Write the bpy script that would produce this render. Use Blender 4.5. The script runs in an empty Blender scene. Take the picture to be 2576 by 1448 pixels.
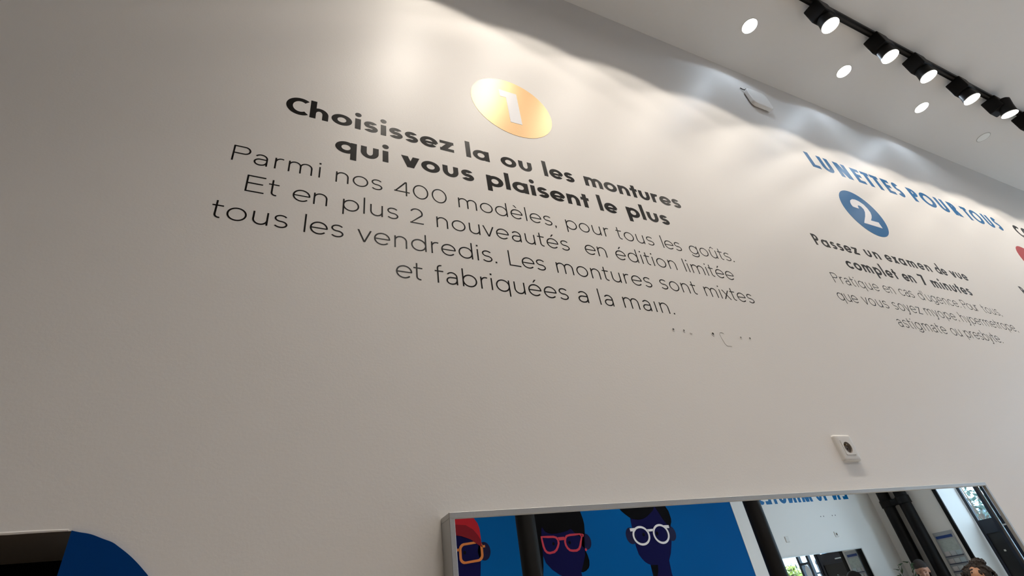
import bpy, bmesh, math, random
from mathutils import Vector, Matrix
random.seed(7)
C = bpy.context.scene
COL = C.collection
PI = math.pi

# light levels
SKY = 10.0
EXPOSURE = 0.03
WALLC = (0.78, 0.755, 0.725)
DL_W = 2.9
TS_W = 15.0
FILL_W = 13.0
# ------------------------------------------------------------------ camera, sky, exposure
CAM_Z = 1.60                      # eye height above the floor; the lettered wall is y = 0, the room lies at y < 0
R_ = Vector((0.9042669585395149, -0.40425409924338923, -0.13740411543549647))
U_ = Vector((-0.1264163611125258, -0.5608771417891165, 0.8181905251599645))
F_ = Vector((0.40782370129354023, 0.7224925294170087, 0.5582869993111518))
cd = bpy.data.cameras.new('camera')
cam = bpy.data.objects.new('camera', cd); COL.objects.link(cam)
M = Matrix((R_, U_, -F_)).transposed().to_4x4()
M.translation = Vector((0, -1.0, CAM_Z))
cam.matrix_world = M
cd.sensor_width = 36.0
cd.lens = 1275.5259 / 2576 * 36.0
cd.clip_start = 0.02; cd.clip_end = 200
C.camera = cam

w = bpy.data.worlds.new('daylight'); C.world = w; w.use_nodes = True
bg = w.node_tree.nodes['Background']
bg.inputs[0].default_value = (0.78, 0.90, 1.0, 1); bg.inputs[1].default_value = SKY
C.view_settings.view_transform = 'Standard'; C.view_settings.look = 'None'
C.view_settings.gamma = 1.0; C.view_settings.use_curve_mapping = False
C.view_settings.exposure = EXPOSURE
try:
    C.cycles.use_denoising = True
    C.cycles.max_bounces = 10; C.cycles.diffuse_bounces = 6; C.cycles.glossy_bounces = 6
    C.cycles.transparent_max_bounces = 12
    C.cycles.sample_clamp_indirect = 6.0
except Exception:
    pass

# ------------------------------------------------------------------ helpers
def mat(name, col, rough=0.5, metal=0.0, spec=0.5, noise=0.0, scale=40.0, bump=0.0, emit=None, es=0.0, coat=0.0):
    m = bpy.data.materials.new(name); m.use_nodes = True
    nt = m.node_tree; b = nt.nodes['Principled BSDF']
    b.inputs['Base Color'].default_value = (*col, 1)
    b.inputs['Roughness'].default_value = rough
    b.inputs['Metallic'].default_value = metal
    b.inputs['Specular IOR Level'].default_value = spec
    if coat: b.inputs['Coat Weight'].default_value = coat
    if emit:
        b.inputs['Emission Color'].default_value = (*emit, 1); b.inputs['Emission Strength'].default_value = es
    tc = nt.nodes.new('ShaderNodeTexCoord')
    nz = nt.nodes.new('ShaderNodeTexNoise'); nz.inputs['Scale'].default_value = scale; nz.inputs['Detail'].default_value = 4
    nt.links.new(tc.outputs['Object'], nz.inputs['Vector'])
    if noise:
        mx = nt.nodes.new('ShaderNodeMix'); mx.data_type = 'RGBA'
        mx.inputs['A'].default_value = (*[c * (1 - noise) for c in col], 1)
        mx.inputs['B'].default_value = (*[min(1, c * (1 + noise)) for c in col], 1)
        nt.links.new(nz.outputs['Fac'], mx.inputs['Factor']); nt.links.new(mx.outputs['Result'], b.inputs['Base Color'])
    if bump:
        bp = nt.nodes.new('ShaderNodeBump'); bp.inputs['Strength'].default_value = bump; bp.inputs['Distance'].default_value = 0.002
        nt.links.new(nz.outputs['Fac'], bp.inputs['Height']); nt.links.new(bp.outputs['Normal'], b.inputs['Normal'])
    return m

def glass_mat(name, tint=(1, 1, 1), refl=0.06):
    m = bpy.data.materials.new(name); m.use_nodes = True
    nt = m.node_tree; nt.nodes.clear()
    o = nt.nodes.new('ShaderNodeOutputMaterial'); mx = nt.nodes.new('ShaderNodeMixShader'); mx.inputs[0].default_value = refl
    t = nt.nodes.new('ShaderNodeBsdfTransparent'); t.inputs[0].default_value = (*tint, 1)
    g = nt.nodes.new('ShaderNodeBsdfGlossy'); g.inputs['Roughness'].default_value = 0.02
    nt.links.new(t.outputs[0], mx.inputs[1]); nt.links.new(g.outputs[0], mx.inputs[2]); nt.links.new(mx.outputs[0], o.inputs[0])
    return m

def link(name, me, m=None, parent=None, loc=None):
    o = bpy.data.objects.new(name, me); COL.objects.link(o)
    if m: me.materials.append(m)
    if parent: o.parent = parent
    if loc: o.location = loc
    return o

def build(name, bm, m=None, parent=None, loc=None, smooth=False):
    me = bpy.data.meshes.new(name); bmesh.ops.recalc_face_normals(bm, faces=bm.faces)
    bm.to_mesh(me); bm.free()
    if smooth:
        me.polygons.foreach_set('use_smooth', [True] * len(me.polygons))
        me.set_sharp_from_angle(angle=0.7)
    return link(name, me, m, parent, loc)

def tag(o, label=None, cat=None, group=None, kind=None):
    if label: o['label'] = label
    if cat: o['category'] = cat
    if group: o['group'] = group
    if kind: o['kind'] = kind
    return o

def empty(name, loc=(0, 0, 0), rz=0.0):
    o = bpy.data.objects.new(name, None); COL.objects.link(o); o.location = loc; o.rotation_euler = (0, 0, rz)
    o.empty_display_size = 0.05
    return o

def struct(name, bm, m, parent=None):
    o = build(name, bm, m, parent)
    if not parent: o['kind'] = 'structure'
    return o

def copy_tree(o, parent=None):
    c = o.copy(); COL.objects.link(c); c.parent = parent
    for ch in [x for x in KIDS.get(o.name, [])]:
        copy_tree(ch, c)
    return c
KIDS = {}
def kids_of(o):
    KIDS[o.name] = [x for x in COL.objects if x.parent == o]
    for k in KIDS[o.name]: kids_of(k)

def box(bm, x0, x1, y0, y1, z0, z1, bevel=0.0, seg=2):
    r = bmesh.ops.create_cube(bm, size=1)
    vs = r['verts']
    for v in vs:
        v.co = Vector((x0 + (v.co.x + .5) * (x1 - x0), y0 + (v.co.y + .5) * (y1 - y0), z0 + (v.co.z + .5) * (z1 - z0)))
    if bevel:
        es = list({e for v in vs for e in v.link_edges})
        bmesh.ops.bevel(bm, geom=es, offset=bevel, segments=seg, affect='EDGES', profile=0.5)

def B(*args, **k):
    bm = bmesh.new(); box(bm, *args, **k); return bm

def lathe(bm, prof, n=32, axis='z', at=(0, 0, 0), cap=True):
    """prof = [(r, h)...] turned about an axis"""
    rings = []
    for r, h in prof:
        ring = []
        for i in range(n):
            a = 2 * PI * i / n
            p = (r * math.cos(a), r * math.sin(a), h) if axis == 'z' else (r * math.cos(a), h, r * math.sin(a))
            ring.append(bm.verts.new(Vector(p) + Vector(at)))
        rings.append(ring)
    for a, b in zip(rings, rings[1:]):
        for i in range(n):
            bm.faces.new((a[i], a[(i + 1) % n], b[(i + 1) % n], b[i]))
    if cap:
        if prof[0][0] > 1e-6: bm.faces.new(rings[0])
        if prof[-1][0] > 1e-6: bm.faces.new(rings[-1])

def tube(bm, pts, r, n=8):
    pts = [Vector(p) for p in pts]; rings = []
    for i, p in enumerate(pts):
        d = (pts[min(i + 1, len(pts) - 1)] - pts[max(i - 1, 0)]).normalized()
        up = Vector((0, 0, 1)) if abs(d.z) < .9 else Vector((1, 0, 0))
        s = d.cross(up).normalized(); t = s.cross(d)
        rr = r[i] if isinstance(r, (list, tuple)) else r
        rings.append([bm.verts.new(p + rr * (math.cos(2 * PI * k / n) * s + math.sin(2 * PI * k / n) * t)) for k in range(n)])
    for a, b in zip(rings, rings[1:]):
        for i in range(n): bm.faces.new((a[i], a[(i + 1) % n], b[(i + 1) % n], b[i]))
    bm.faces.new(rings[0]); bm.faces.new(rings[-1])

def smooth_closed(pts, n=6):
    """Catmull-Rom through a closed outline"""
    out = []; N = len(pts)
    for i in range(N):
        p0, p1, p2, p3 = [Vector(pts[(i + k) % N]) for k in (-1, 0, 1, 2)]
        for j in range(n):
            t = j / n
            out.append(tuple(.5 * ((2 * p1) + (p2 - p0) * t + (2 * p0 - 5 * p1 + 4 * p2 - p3) * t * t + (3 * p1 - p0 - 3 * p2 + p3) * t ** 3)))
    return out

def plate(bm, pts, y_front, y_back):
    """flat-cut sheet: an outline in x-z with thickness along y (front faces are ngons, triangulated)"""
    f = [bm.verts.new((x, y_front, z)) for x, z in pts]; b = [bm.verts.new((x, y_back, z)) for x, z in pts]
    n = len(pts)
    fa = bm.faces.new(f); fb = bm.faces.new(b[::-1])
    for i in range(n): bm.faces.new((f[i], b[i], b[(i + 1) % n], f[(i + 1) % n]))
    fa.normal_update(); fb.normal_update()
    bmesh.ops.triangulate(bm, faces=[fa, fb], ngon_method='EAR_CLIP')

def frame_plate(bm, outer, inner, y_front, y_back):
    """ring-shaped sheet between two outlines with the same number of points"""
    n = len(outer)
    L = [[bm.verts.new((x, y, z)) for x, z in o] for o in (outer, inner) for y in (y_front, y_back)]
    of, ob, if_, ib = L
    for i in range(n):
        j = (i + 1) % n
        bm.faces.new((of[i], of[j], if_[j], if_[i])); bm.faces.new((ob[i], ib[i], ib[j], ob[j]))
        bm.faces.new((of[i], ob[i], ob[j], of[j])); bm.faces.new((if_[i], if_[j], ib[j], ib[i]))

# ------------------------------------------------------------------ materials
M_wall = mat('painted_plaster_wall', WALLC, 0.50, spec=0.32, bump=0.10, scale=160)
M_ceil = mat('matt_white_ceiling', (0.84, 0.83, 0.81), 0.85, bump=0.05, scale=200)
M_floor = mat('grey_concrete_floor', (0.55, 0.49, 0.42), 0.5, noise=0.12, scale=3)
M_vinyl = mat('black_satin_vinyl', (0.0035, 0.0028, 0.0026), 0.27, spec=0.17, bump=0.06, scale=220)
M_bluev = mat('blue_satin_vinyl', (0.0, 0.120, 0.32), 0.42, spec=0.16, bump=0.05, scale=220)
M_redv = mat('red_satin_vinyl', (0.42, 0.035, 0.04), 0.4, spec=0.3)
M_gold = mat('gold_metallic_vinyl', (0.64, 0.41, 0.19), 0.40, metal=0.35, spec=.3, bump=0.10, scale=180)
M_whitev = mat('white_vinyl', (0.80, 0.80, 0.83), 0.4)
M_black = mat('black_powder_coat', (0.005, 0.0045, 0.0045), 0.5, spec=0.18)
M_chrome = mat('lamp_reflector_ring', (0.40, 0.38, 0.36), 0.3, metal=0.8)
M_lamp = mat('lit_lamp_lens', (1, 1, 1), 0.4, emit=(1.0, 0.96, 0.90), es=14.0)
M_lampcool = mat('lit_downlight_lens', (1, 1, 1), 0.4, emit=(0.96, 0.98, 1.0), es=14.0)
M_off = mat('unlit_lamp_lens', (0.93, 0.95, 0.93), 0.3)
M_offtrim = mat('unlit_lamp_trim', (0.52, 0.52, 0.50), 0.5)
M_trim = mat('white_lamp_trim', (0.80, 0.79, 0.77), 0.5)
M_alu = mat('brushed_aluminium', (0.50, 0.50, 0.49), 0.42, metal=0.45, noise=0.08, scale=300)
M_mirror = mat('mirror_silver', (0.90, 0.92, 0.91), 0.0, metal=1.0)
M_plastic = mat('white_plastic', (0.68, 0.66, 0.63), 0.4, spec=0.4)
M_dark = mat('dark_hole', (0.02, 0.018, 0.016), 0.8)
M_brown = mat('brown_niche_lining', (0.085, 0.066, 0.052), 0.8, spec=.2)
M_bpanel = mat('deep_blue_board', (0.0, 0.042, 0.19), 0.6, spec=0.06)
M_brass = mat('contact_pin', (0.6, 0.45, 0.25), 0.3, metal=1.0)

# ------------------------------------------------------------------ the room
XL, XF, YO, ZC = -3.0, 9.7, -5.0, CAM_Z + 2.777
NX, NZ, ND = -0.2355, CAM_Z + 0.2128, 0.22       # niche: right edge, top, soffit depth
bm = bmesh.new()
def quad(bm, *p): bm.faces.new([bm.verts.new(q) for q in p])
NL, NB = -1.6, 0.0
quad(bm, (NX, 0, 0), (XF, 0, 0), (XF, 0, ZC), (NX, 0, ZC))
quad(bm, (NL, 0, NZ), (NX, 0, NZ), (NX, 0, ZC), (NL, 0, ZC))
quad(bm, (XL, 0, 0), (NL, 0, 0), (NL, 0, ZC), (XL, 0, ZC))
me = bpy.data.meshes.new('wall_front'); bmesh.ops.remove_doubles(bm, verts=bm.verts, dist=1e-5)
for f in bm.faces:
    f.normal_update()
    if f.normal.y > 0: f.normal_flip()
bm.to_mesh(me); bm.free()
wall_front = link('wall_front', me, M_wall); wall_front['kind'] = 'structure'
# plug holes, scuff and fleck left on the paint
for i, (x, z, r) in enumerate([(1.1032, .7002, .0032), (1.1456, .7007, .0028), (1.2677, .7012, .0042), (1.3913, .700, .0026), (1.4344, .701, .0032)]):
    bm = bmesh.new(); lathe(bm, [(r, 0), (r * .9, -.0006)], 14, 'y'); o = build('screw_hole', bm, M_dark, wall_front, (x, -.0001, CAM_Z + z))
    bm = bmesh.new(); lathe(bm, [(r * 1.5, 0), (r * 1.45, -.0012), (r * 1.05, -.0012), (r * 1.05, 0)], 14, 'y', cap=False); build('plaster_rim', bm, M_wall, o)
bm = bmesh.new(); tube(bm, [(1.318, -.0003, CAM_Z + .7075), (1.312, -.0003, CAM_Z + .711), (1.303, -.0003, CAM_Z + .710), (1.2985, -.0003, CAM_Z + .704), (1.2995, -.0003, CAM_Z + .690), (1.305, -.0003, CAM_Z + .668), (1.311, -.0003, CAM_Z + .6615), (1.323, -.0003, CAM_Z + .662), (1.331, -.0003, CAM_Z + .661)], .0006, 6)
build('paint_scuff', bm, mat('scuffed_paint', (0.55, 0.52, 0.48), 0.6), wall_front)
bm = bmesh.new(); tube(bm, [(1.168, -.0006, CAM_Z + .694), (1.176, -.0006, CAM_Z + .692)], .0011, 6); build('paint_scuff', bm, M_wall, wall_front)
# niche at the lower left
bm = bmesh.new()
box(bm, NL - .02, NX + .02, 0.001, ND, NZ, NZ + .03)
struct('trim_1', bm, M_brown)
bm = bmesh.new()
quad(bm, (NL, ND, 0), (NX + .10, ND, 0), (NX + .10, ND, NZ + .03), (NL, ND, NZ + .03))
quad(bm, (NX + .10, ND, 0), (NX + .10, .002, 0), (NX + .10, .002, NZ), (NX + .10, ND, NZ))
quad(bm, (NL, .002, 0), (NL, ND, 0), (NL, ND, NZ), (NL, .002, NZ))
struct('wall_niche', bm, mat('niche_unlit_black', (0.0012, 0.0012, 0.0012), 0.9, spec=0.0))  # near-black colour stands in for the unlit inside of the niche
# ceiling, floor, other walls
struct('ceiling', B(XL, XF + .6, YO, .02, ZC, ZC + .1), M_ceil)
struct('floor', B(XL, XF + .6, YO, .3, -.1, 0), M_floor)
struct('wall_left', B(XL - .1, XL, YO, .02, 0, ZC), mat('darkened_end_wall', (.10, .095, .09), .7))  # out of view; coloured dark so the left end bounces less light
wall_opposite = struct('wall_opposite', B(XL, XF + .1, YO - .1, YO, 0, ZC), M_wall)

bm = bmesh.new(); q = random.Random(2); tube(bm, [(NL + i * .034, -.0002, NZ + .0012 + q.uniform(-.0008, .0008)) for i in range(41)], [.0015 + q.uniform(0, .0010) for i in range(41)], 6); build('paint_lip', bm, M_wall, wall_front)
# deep blue cut-out board with a rounded corner beside the niche
pts = [(NX, .03), (NX, NZ), (-.226, NZ - .0028), (-.211, NZ - .0066), (-.1944, NZ - .0140), (-.182, NZ - .0195), (-.1725, NZ - .0262), (-.158, NZ - .0375), (-.1453, NZ - .0490), (-.1345, NZ - .060), (-.1256, NZ - .0700), (-.114, NZ - .088), (-.106, NZ - .108), (-.102, NZ - .135), (-.102, .03)]
cp = [Vector(p) for p in pts[1:-1]]; arc = []
for i in range(len(cp) - 1):
    a, b, c, d = cp[max(i - 1, 0)], cp[i], cp[i + 1], cp[min(i + 2, len(cp) - 1)]
    for k in range(5):
        t = k / 5; arc.append(tuple(.5 * ((2 * b) + (c - a) * t + (2 * a - 5 * b + 4 * c - d) * t * t + (3 * b - a - 3 * c + d) * t ** 3)))
pts = [pts[0]] + arc + pts[-2:]
bm = bmesh.new(); plate(bm, pts, -.004, -.0002)
o = build('cutout_board', bm, M_bpanel); tag(o, 'deep blue flat board with rounded top corner at the lower left, beside the dark niche', 'board')

# ------------------------------------------------------------------ lettering
class Pen:
    def __init__(s): s.polys = []; s.rings = []
    def rect(s, x0, z0, x1, z1): s.polys.append([(x0, z0), (x1, z0), (x1, z1), (x0, z1)])
    def poly(s, *p): s.polys.append(list(p))
    def ring(s, cx, cz, rxo, rzo, rxi, rzi, a0=0, a1=360, n=None):
        n = n or max(6, int(abs(a1 - a0) / 8)); s.rings.append((cx, cz, rxo, rzo, max(rxi, 1e-4), max(rzi, 1e-4), a0, a1, n))
    def disc(s, cx, cz, r, n=24): s.polys.append([(cx + r * math.cos(2 * PI * i / n), cz + r * math.sin(2 * PI * i / n)) for i in range(n)])
    def bar(s, x0, z0, x1, z1, t):     # slanted stroke of horizontal width t, horizontal ends
        s.polys.append([(x0, z0), (x0 + t, z0), (x1 + t, z1), (x1, z1)])

LIGHT = dict(k='light', X=.0395, CAP=.0552, ASC=.0580, DESC=.0138, w=.0040, v=.0038, ow=.0413, TH=.0530)
BOLD = dict(k='bold', X=.0475, CAP=.0740, ASC=.0772, DESC=.0230, w=.0166, v=.0132, ow=.0582, TH=.0640)
BOLDN = dict(k='bold', X=.0455, CAP=.0690, ASC=.0768, DESC=.0225, w=.0145, v=.0118, ow=.0530, TH=.0610)
TITLE = dict(k='caps', X=.09, CAP=.1300, ASC=.1300, DESC=.03, w=.0325, v=.0265, ow=.12, TH=.1)

def glyph(ch, S):
    """-> pen, width, left side, right side (1 straight, .6 round, .35 open)"""
    p = Pen(); X, w, v, ow = S['X'], S['w'], S['v'], S['ow']; A, D, H = S['ASC'], S['DESC'], S['CAP']
    light = S['k'] == 'light'; ov = X * .012
    base = {'è': 'e', 'é': 'e', 'û': 'u'}.get(ch, ch)
    NW = ow * (.81 if light else .87); ra = NW * .5
    def O(cx=ow / 2, a0=0, a1=360): p.ring(cx, X / 2, ow / 2, X / 2 + ov, ow / 2 - w, X / 2 + ov - v, a0, a1)
    def S_(W, Ht, w, v):
        up = Ht * .5 - v * .25 + (v * .0); rz = (Ht - v) / 4
        rxu = (W - w) / 2 * .94; rxl = (W - w) / 2
        p.ring(W / 2, Ht - v / 2 - rz, rxu + w / 2, rz + v / 2, rxu - w / 2, rz - v / 2, 28, 270)
        p.ring(W / 2, v / 2 + rz, rxl + w / 2, rz + v / 2, rxl - w / 2, rz - v / 2, -152, 90)
    W, l, r = ow, 1, 1
    if base == 'o': O(); l = r = .6
    elif base == 'c': O(a0=40, a1=320); W = ow * .93; l, r = .6, .45
    elif base == 'e':
        O(a0=-2, a1=318 if light else 322); p.rect(w * .6, X / 2 - v * .5, ow - w * .3, X / 2 + v * .42 if light else X / 2 + v * .25); l = r = .6
    elif base == 'a' and light:
        W = ow * .76; c = W * .44
        p.ring(W / 2, X * .62, W / 2, X * .38 + ov, W / 2 - w, X * .38 + ov - v, 0, 148)
        p.rect(W - w, 0, W, X * .62)
        p.ring(c, X * .30, c, X * .30 + ov, c - w, X * .30 + ov - v, 90, 270)
        p.rect(c, X * .60 + ov - v, W - w * .5, X * .60 + ov)
        p.ring(c, X * .30, W - c - w * .3, X * .30 + ov, W - c - w * 1.3, X * .30 + ov - v, 270, 360)
        l = .7
    elif base in 'adq': 
        O(); p.rect(ow - w, {'a': 0, 'd': 0, 'q': -D}[base], ow, {'a': X, 'd': A, 'q': X}[base]); l = .6
    elif base in 'pb':
        O(); p.rect(0, {'p': -D, 'b': 0}[base], w, {'p': X, 'b': A}[base]); r = .6
    elif base == 'g':
        O(); rz = X * .36; p.rect(ow - w, -D + rz, ow, X); p.ring(ow / 2, -D + rz, ow / 2, rz, ow / 2 - w, rz - v, 205, 360); l = .6
    elif base in 'nh':
        W = NW; p.rect(0, 0, w, X if base == 'n' else A); p.ring(W / 2, X + ov - ra, W / 2, ra, W / 2 - w, ra - v, 0, 180); p.rect(W - w, 0, W, X + ov - ra)
    elif base == 'm':
        w2 = NW * .93; W = 2 * w2 - w; p.rect(0, 0, w, X)
        for x in (0, w2 - w):
            p.ring(x + w2 / 2, X + ov - w2 * .5, w2 / 2, w2 * .5, w2 / 2 - w, w2 * .5 - v, 0, 180); p.rect(x + w2 - w, 0, x + w2, X + ov - w2 * .5)
    elif base == 'u':
        W = NW; p.rect(0, ra - ov, w, X); p.ring(W / 2, ra - ov, W / 2, ra, W / 2 - w, ra - v, 180, 360); p.rect(W - w, 0 if light else ra - ov, W, X)
        if light: p.rect(W - w, 0, W, X)
    elif base == 'r':
        rr = NW * .46 if light else NW * .50; p.rect(0, 0, w, X); p.ring(rr, X + ov - ra, rr, ra, rr - w, ra - v, 68, 180)
        W = rr * (1 + math.cos(math.radians(68))); r = .4
    elif base == 's':
        W = ow * (.74 if light else .72); S_(W, X + 2 * ov, w if light else w * .92, v); l = r = .6
    elif base == 't':
        T = S['TH']; W = ow * (.56 if light else .58); s = W * (.28 if light else .5) - (0 if light else w / 2)
        p.rect(0, X - v, W, X)
        if light:
            q = X * .27; p.rect(s, q, s + w, T); p.ring(s + q, q, q, q, q - w, q - v, 180, 285); 
        else: p.rect(s, 0, s + w, T)
        l = r = .45
    elif base == 'f':
        W = ow * .56; s = W * .27; q = X * .27; p.rect(0, X - v, W, X); p.rect(s, 0, s + w, A - q); p.ring(s + q, A - q, q, q, q - w, q - v, 75, 180); l = r = .4
    elif base in 'iı':
        W = w; p.rect(0, 0, w, X)
        if base == 'i':
            if light: p.rect(-.0006, X + .0100, w + .0006, X + .0155)
            else: p.disc(w / 2, X + w * 1.12, w * .575)
    elif base == 'l': W = w; p.rect(0, 0, w, A)
    elif base == 'v':
        W = ow * (.86 if light else .95); t = w * (1.12 if light else 1.22)
        p.bar(W / 2 - t / 2, 0, 0, X, t); p.bar(W / 2 - t / 2, 0, W - t, X, t); l = r = .3
    elif base == 'y':
        W = ow * .84; t = w * 1.12; p.bar(W / 2 - t * .4, 0, 0, X, t); q = (W / 2) / X
        p.bar(W / 2 - t / 2 - q * D * .8, -D * .8, W - t, X, t); p.rect(W / 2 - t / 2 - q * D - .007, -D - v * .3, W / 2 - q * D * .6, -D + v * .8); l = r = .3
    elif base == 'x':
        W = ow * .80; t = w * 1.25; p.bar(W - t, 0, 0, X, t); p.bar(0, 0, W - t, X, t); l = r = .35
    elif base == 'z':
        W = ow * (.72 if light else .80); t = w * 1.3; p.rect(0, X - v, W, X); p.rect(0, 0, W, v); p.bar(0, v * .6, W - t, X - v * .6, t); l = r = .6
    elif base == '.':
        W = w * 1.30; p.rect(0, 0, W, W); l = r = .7
    elif base == ',':
        W = w * 1.30; p.rect(0, 0, W, W); p.poly((W * .1, -W * 1.0), (W * .6, -W * 1.0), (W, 0), (W * .3, 0)); l = r = .7
    elif base == "'": W = w; p.poly((w * .2, A * .68), (w * .9, A * .68), (w * 1.1, A), (0, A)); l = r = .5
    elif base == 'P':
        bw = H * (.72 if light else .60); W = bw; ph = H * (.52 if light else .60); p.rect(0, 0, w, H); q = ph / 2
        c = W - q if W - q > w else w
        p.rect(w * .5, H - v, c, H); p.rect(w * .5, H - ph, c, H - ph + v); p.ring(c, H - q, W - c, q, W - c - w, q - v, -90, 90); r = .45
    elif base == 'E':
        W = H * (.73 if light else .54); p.rect(0, 0, w, H)
        for z in (0, (H - v) * .53, H - v): p.rect(w * .5, z, W if abs(z - (H - v) * .53) > 1e-6 else W * .9, z + v)
        r = .5
    elif base == 'L': W = H * (.67 if light else .52); p.rect(0, 0, w, H); p.rect(w * .5, 0, W, v); r = .3
    elif base == 'C':
        W = H * .76; p.ring(H * .5, H / 2, H * .5, H / 2 + ov, H * .5 - w * 1.05, H / 2 + ov - v * 1.1, 52, 308); l, r = .6, .4
    elif base == 'U':
        W = H * .68; q = W / 2; p.rect(0, q, w, H); p.rect(W - w, q, W, H); p.ring(q, q, q, q + .001, q - w, q - v, 180, 360)
    elif base == 'N':
        W = H * .76; p.rect(0, 0, w, H); p.rect(W - w, 0, W, H); t = w * 1.25; p.bar(W - t, 0, 0, H, t)
    elif base == 'M':
        W = H * 1.02; t = w * 1.15; p.bar(0, 0, W * .10, H, w); p.bar(W - w, 0, W * .90 - w, H, w); p.bar(W / 2 - t / 2, 0, W * .10, H, t); p.bar(W / 2 - t / 2, 0, W * .90 - t, H, t)
    elif base == 'T': W = H * .56; p.rect(0, H - v, W, H); p.rect(W / 2 - w / 2, 0, W / 2 + w / 2, H); l = r = .25
    elif base == 'S': W = H * .54; S_(W, H + .002, w, v); l = r = .6
    elif base == 'O': W = H * 1.0; p.ring(W / 2, H / 2, W / 2, H / 2 + .002, W / 2 - w, H / 2 - v + .002); l = r = .55
    elif base == 'R':
        W = H * .62; ph = H * .56; q = ph / 2; c = H * .54 - q; p.rect(0, 0, w, H); p.rect(w * .5, H - v, c, H); p.rect(w * .5, H - ph, c, H - ph + v)
        p.ring(c, H - q, q, q, q - w, q - v, -90, 90); t = w * 1.2; p.bar(W - t, 0, c - t * .6, H - ph + v, t); r = .3
    elif base == 'I': W = w; p.rect(0, 0, w, H)
    elif base == '0' : 
        W = H * (.82 if light else .62); p.ring(W / 2, H / 2, W / 2, H / 2 + ov, W / 2 - w, H / 2 + ov - v); l = r = .6
    elif base == '1': W = w * 1.6; p.rect(W - w, 0, W, H); p.poly((0, H * .80), (W - w, H * .88), (W - w * .5, H), (0, H * .90))
    elif base == '2':
        W = H * .66; q = W * .48
        p.ring(W * .48, H - q, q, q + ov, q - w, q + ov - v, -28, 158); p.rect(0, 0, W, v)
        a = math.radians(-30); x1 = W * .48 + (q - w) * math.cos(a); z1 = H - q + (q - v) * math.sin(a)
        p.poly((0, v * .3), (w * 1.5, v), (x1 + w * 1.05, z1 - w * .2), (x1, z1 + w * .3)); l = r = .6
    elif base == '4':
        W = H * .80; s = W * .74; p.rect(s, 0, s + w, H); p.rect(0, H * .24, W, H * .24 + v); p.bar(0, H * .24, s - w * .35, H, w * 1.3); l = r = .5
    elif base == '7':
        W = H * .60; p.rect(0, H - v, W, H); p.bar(W * .12, 0, W - w * 1.15, H - v * .5, w * 1.15); l = r = .4
    if ch in 'èé':
        c = ow / 2; t = w * 1.3
        if ch == 'é': p.poly((c - .0035, X + .0065), (c + .0005, X + .0065), (c + .0085, X + .0165), (c + .0030, X + .0165))
        else: p.poly((c + .0005, X + .0065), (c + .0040, X + .0065), (c - .0030, X + .0165), (c - .0085, X + .0165))
    if ch == 'û':
        c = NW / 2; z = X + .0065
        p.poly((c - .0105, z), (c - .0062, z), (c + .0018, z + .0085), (c - .0018, z + .0085)); p.poly((c + .0062, z), (c + .0105, z), (c + .0018, z + .0085), (c - .0018, z + .0085))
    return p, W, l, r

def pen_to_bm(bm, p, x0, z0, sx, T, mirror=False, yb=0.0):
    """stamp one glyph: front face at y = yb - T with skirts back to the wall"""
    sg = -1 if not mirror else 1; y1 = yb + sg * T; step = 0
    def P(x, z, y): return bm.verts.new(((x0 + x * sx) if not mirror else (x0 - x * sx), y, z0 + z))
    for pts in p.polys:
        step += 1; y1 = yb + sg * (T + .00003 * step)
        f = [P(x, z, y1) for x, z in pts]; b = [P(x, z, yb) for x, z in pts]; n = len(pts)
        bm.faces.new(f)
        for i in range(n): bm.faces.new((f[i], b[i], b[(i + 1) % n], f[(i + 1) % n]))
    for cx, cz, rxo, rzo, rxi, rzi, a0, a1, n in p.rings:
        full = abs(a1 - a0) >= 359.9; rows = []; step += 1; y1 = yb + sg * (T + .00003 * step)
        for i in range(n if full else n + 1):
            a = math.radians(a0 + (a1 - a0) * i / n); c, s = math.cos(a), math.sin(a)
            rows.append((P(cx + rxo * c, cz + rzo * s, y1), P(cx + rxi * c, cz + rzi * s, y1), P(cx + rxo * c, cz + rzo * s, yb), P(cx + rxi * c, cz + rzi * s, yb)))
        for i in range(n):
            a, b = rows[i], rows[(i + 1) % len(rows)]
            bm.faces.new((a[0], b[0], b[1], a[1])); bm.faces.new((a[0], a[2], b[2], b[0])); bm.faces.new((a[1], b[1], b[3], a[3]))
        if not full:
            for q in (rows[0], rows[-1]): bm.faces.new((q[0], q[1], q[3], q[2]))

def word_bm(text, S, x0, x1, z, T=.0002, mirror=False, yb=0.0):
    """set a word between two measured ends on the wall"""
    gs = [glyph(c, S) for c in text]; W = abs(x1 - x0)
    sw = sum(g[1] for g in gs); k = sum((a[3] + b[2]) / 2 for a, b in zip(gs, gs[1:]))
    sx = 1.0; gap = 0
    if k:
        gap = (W - sw) / k; lo, hi = S['w'] * (.55 if S['k'] != 'light' else 1.3), S['w'] * (1.5 if S['k'] != 'light' else 4.2)
        g2 = min(max(gap, lo), hi)
        if g2 != gap: sx = (W - g2 * k) / sw; gap = g2
    else: sx = W / sw
    bm = bmesh.new(); x = 0
    for i, g in enumerate(gs):
        pen_to_bm(bm, g[0], (x0 + x) if not mirror else (x0 - x), z, sx, T, mirror, yb)
        x += g[1] * sx
        if i + 1 < len(gs): x += gap * (g[3] + gs[i + 1][2]) / 2
    return bm

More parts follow.
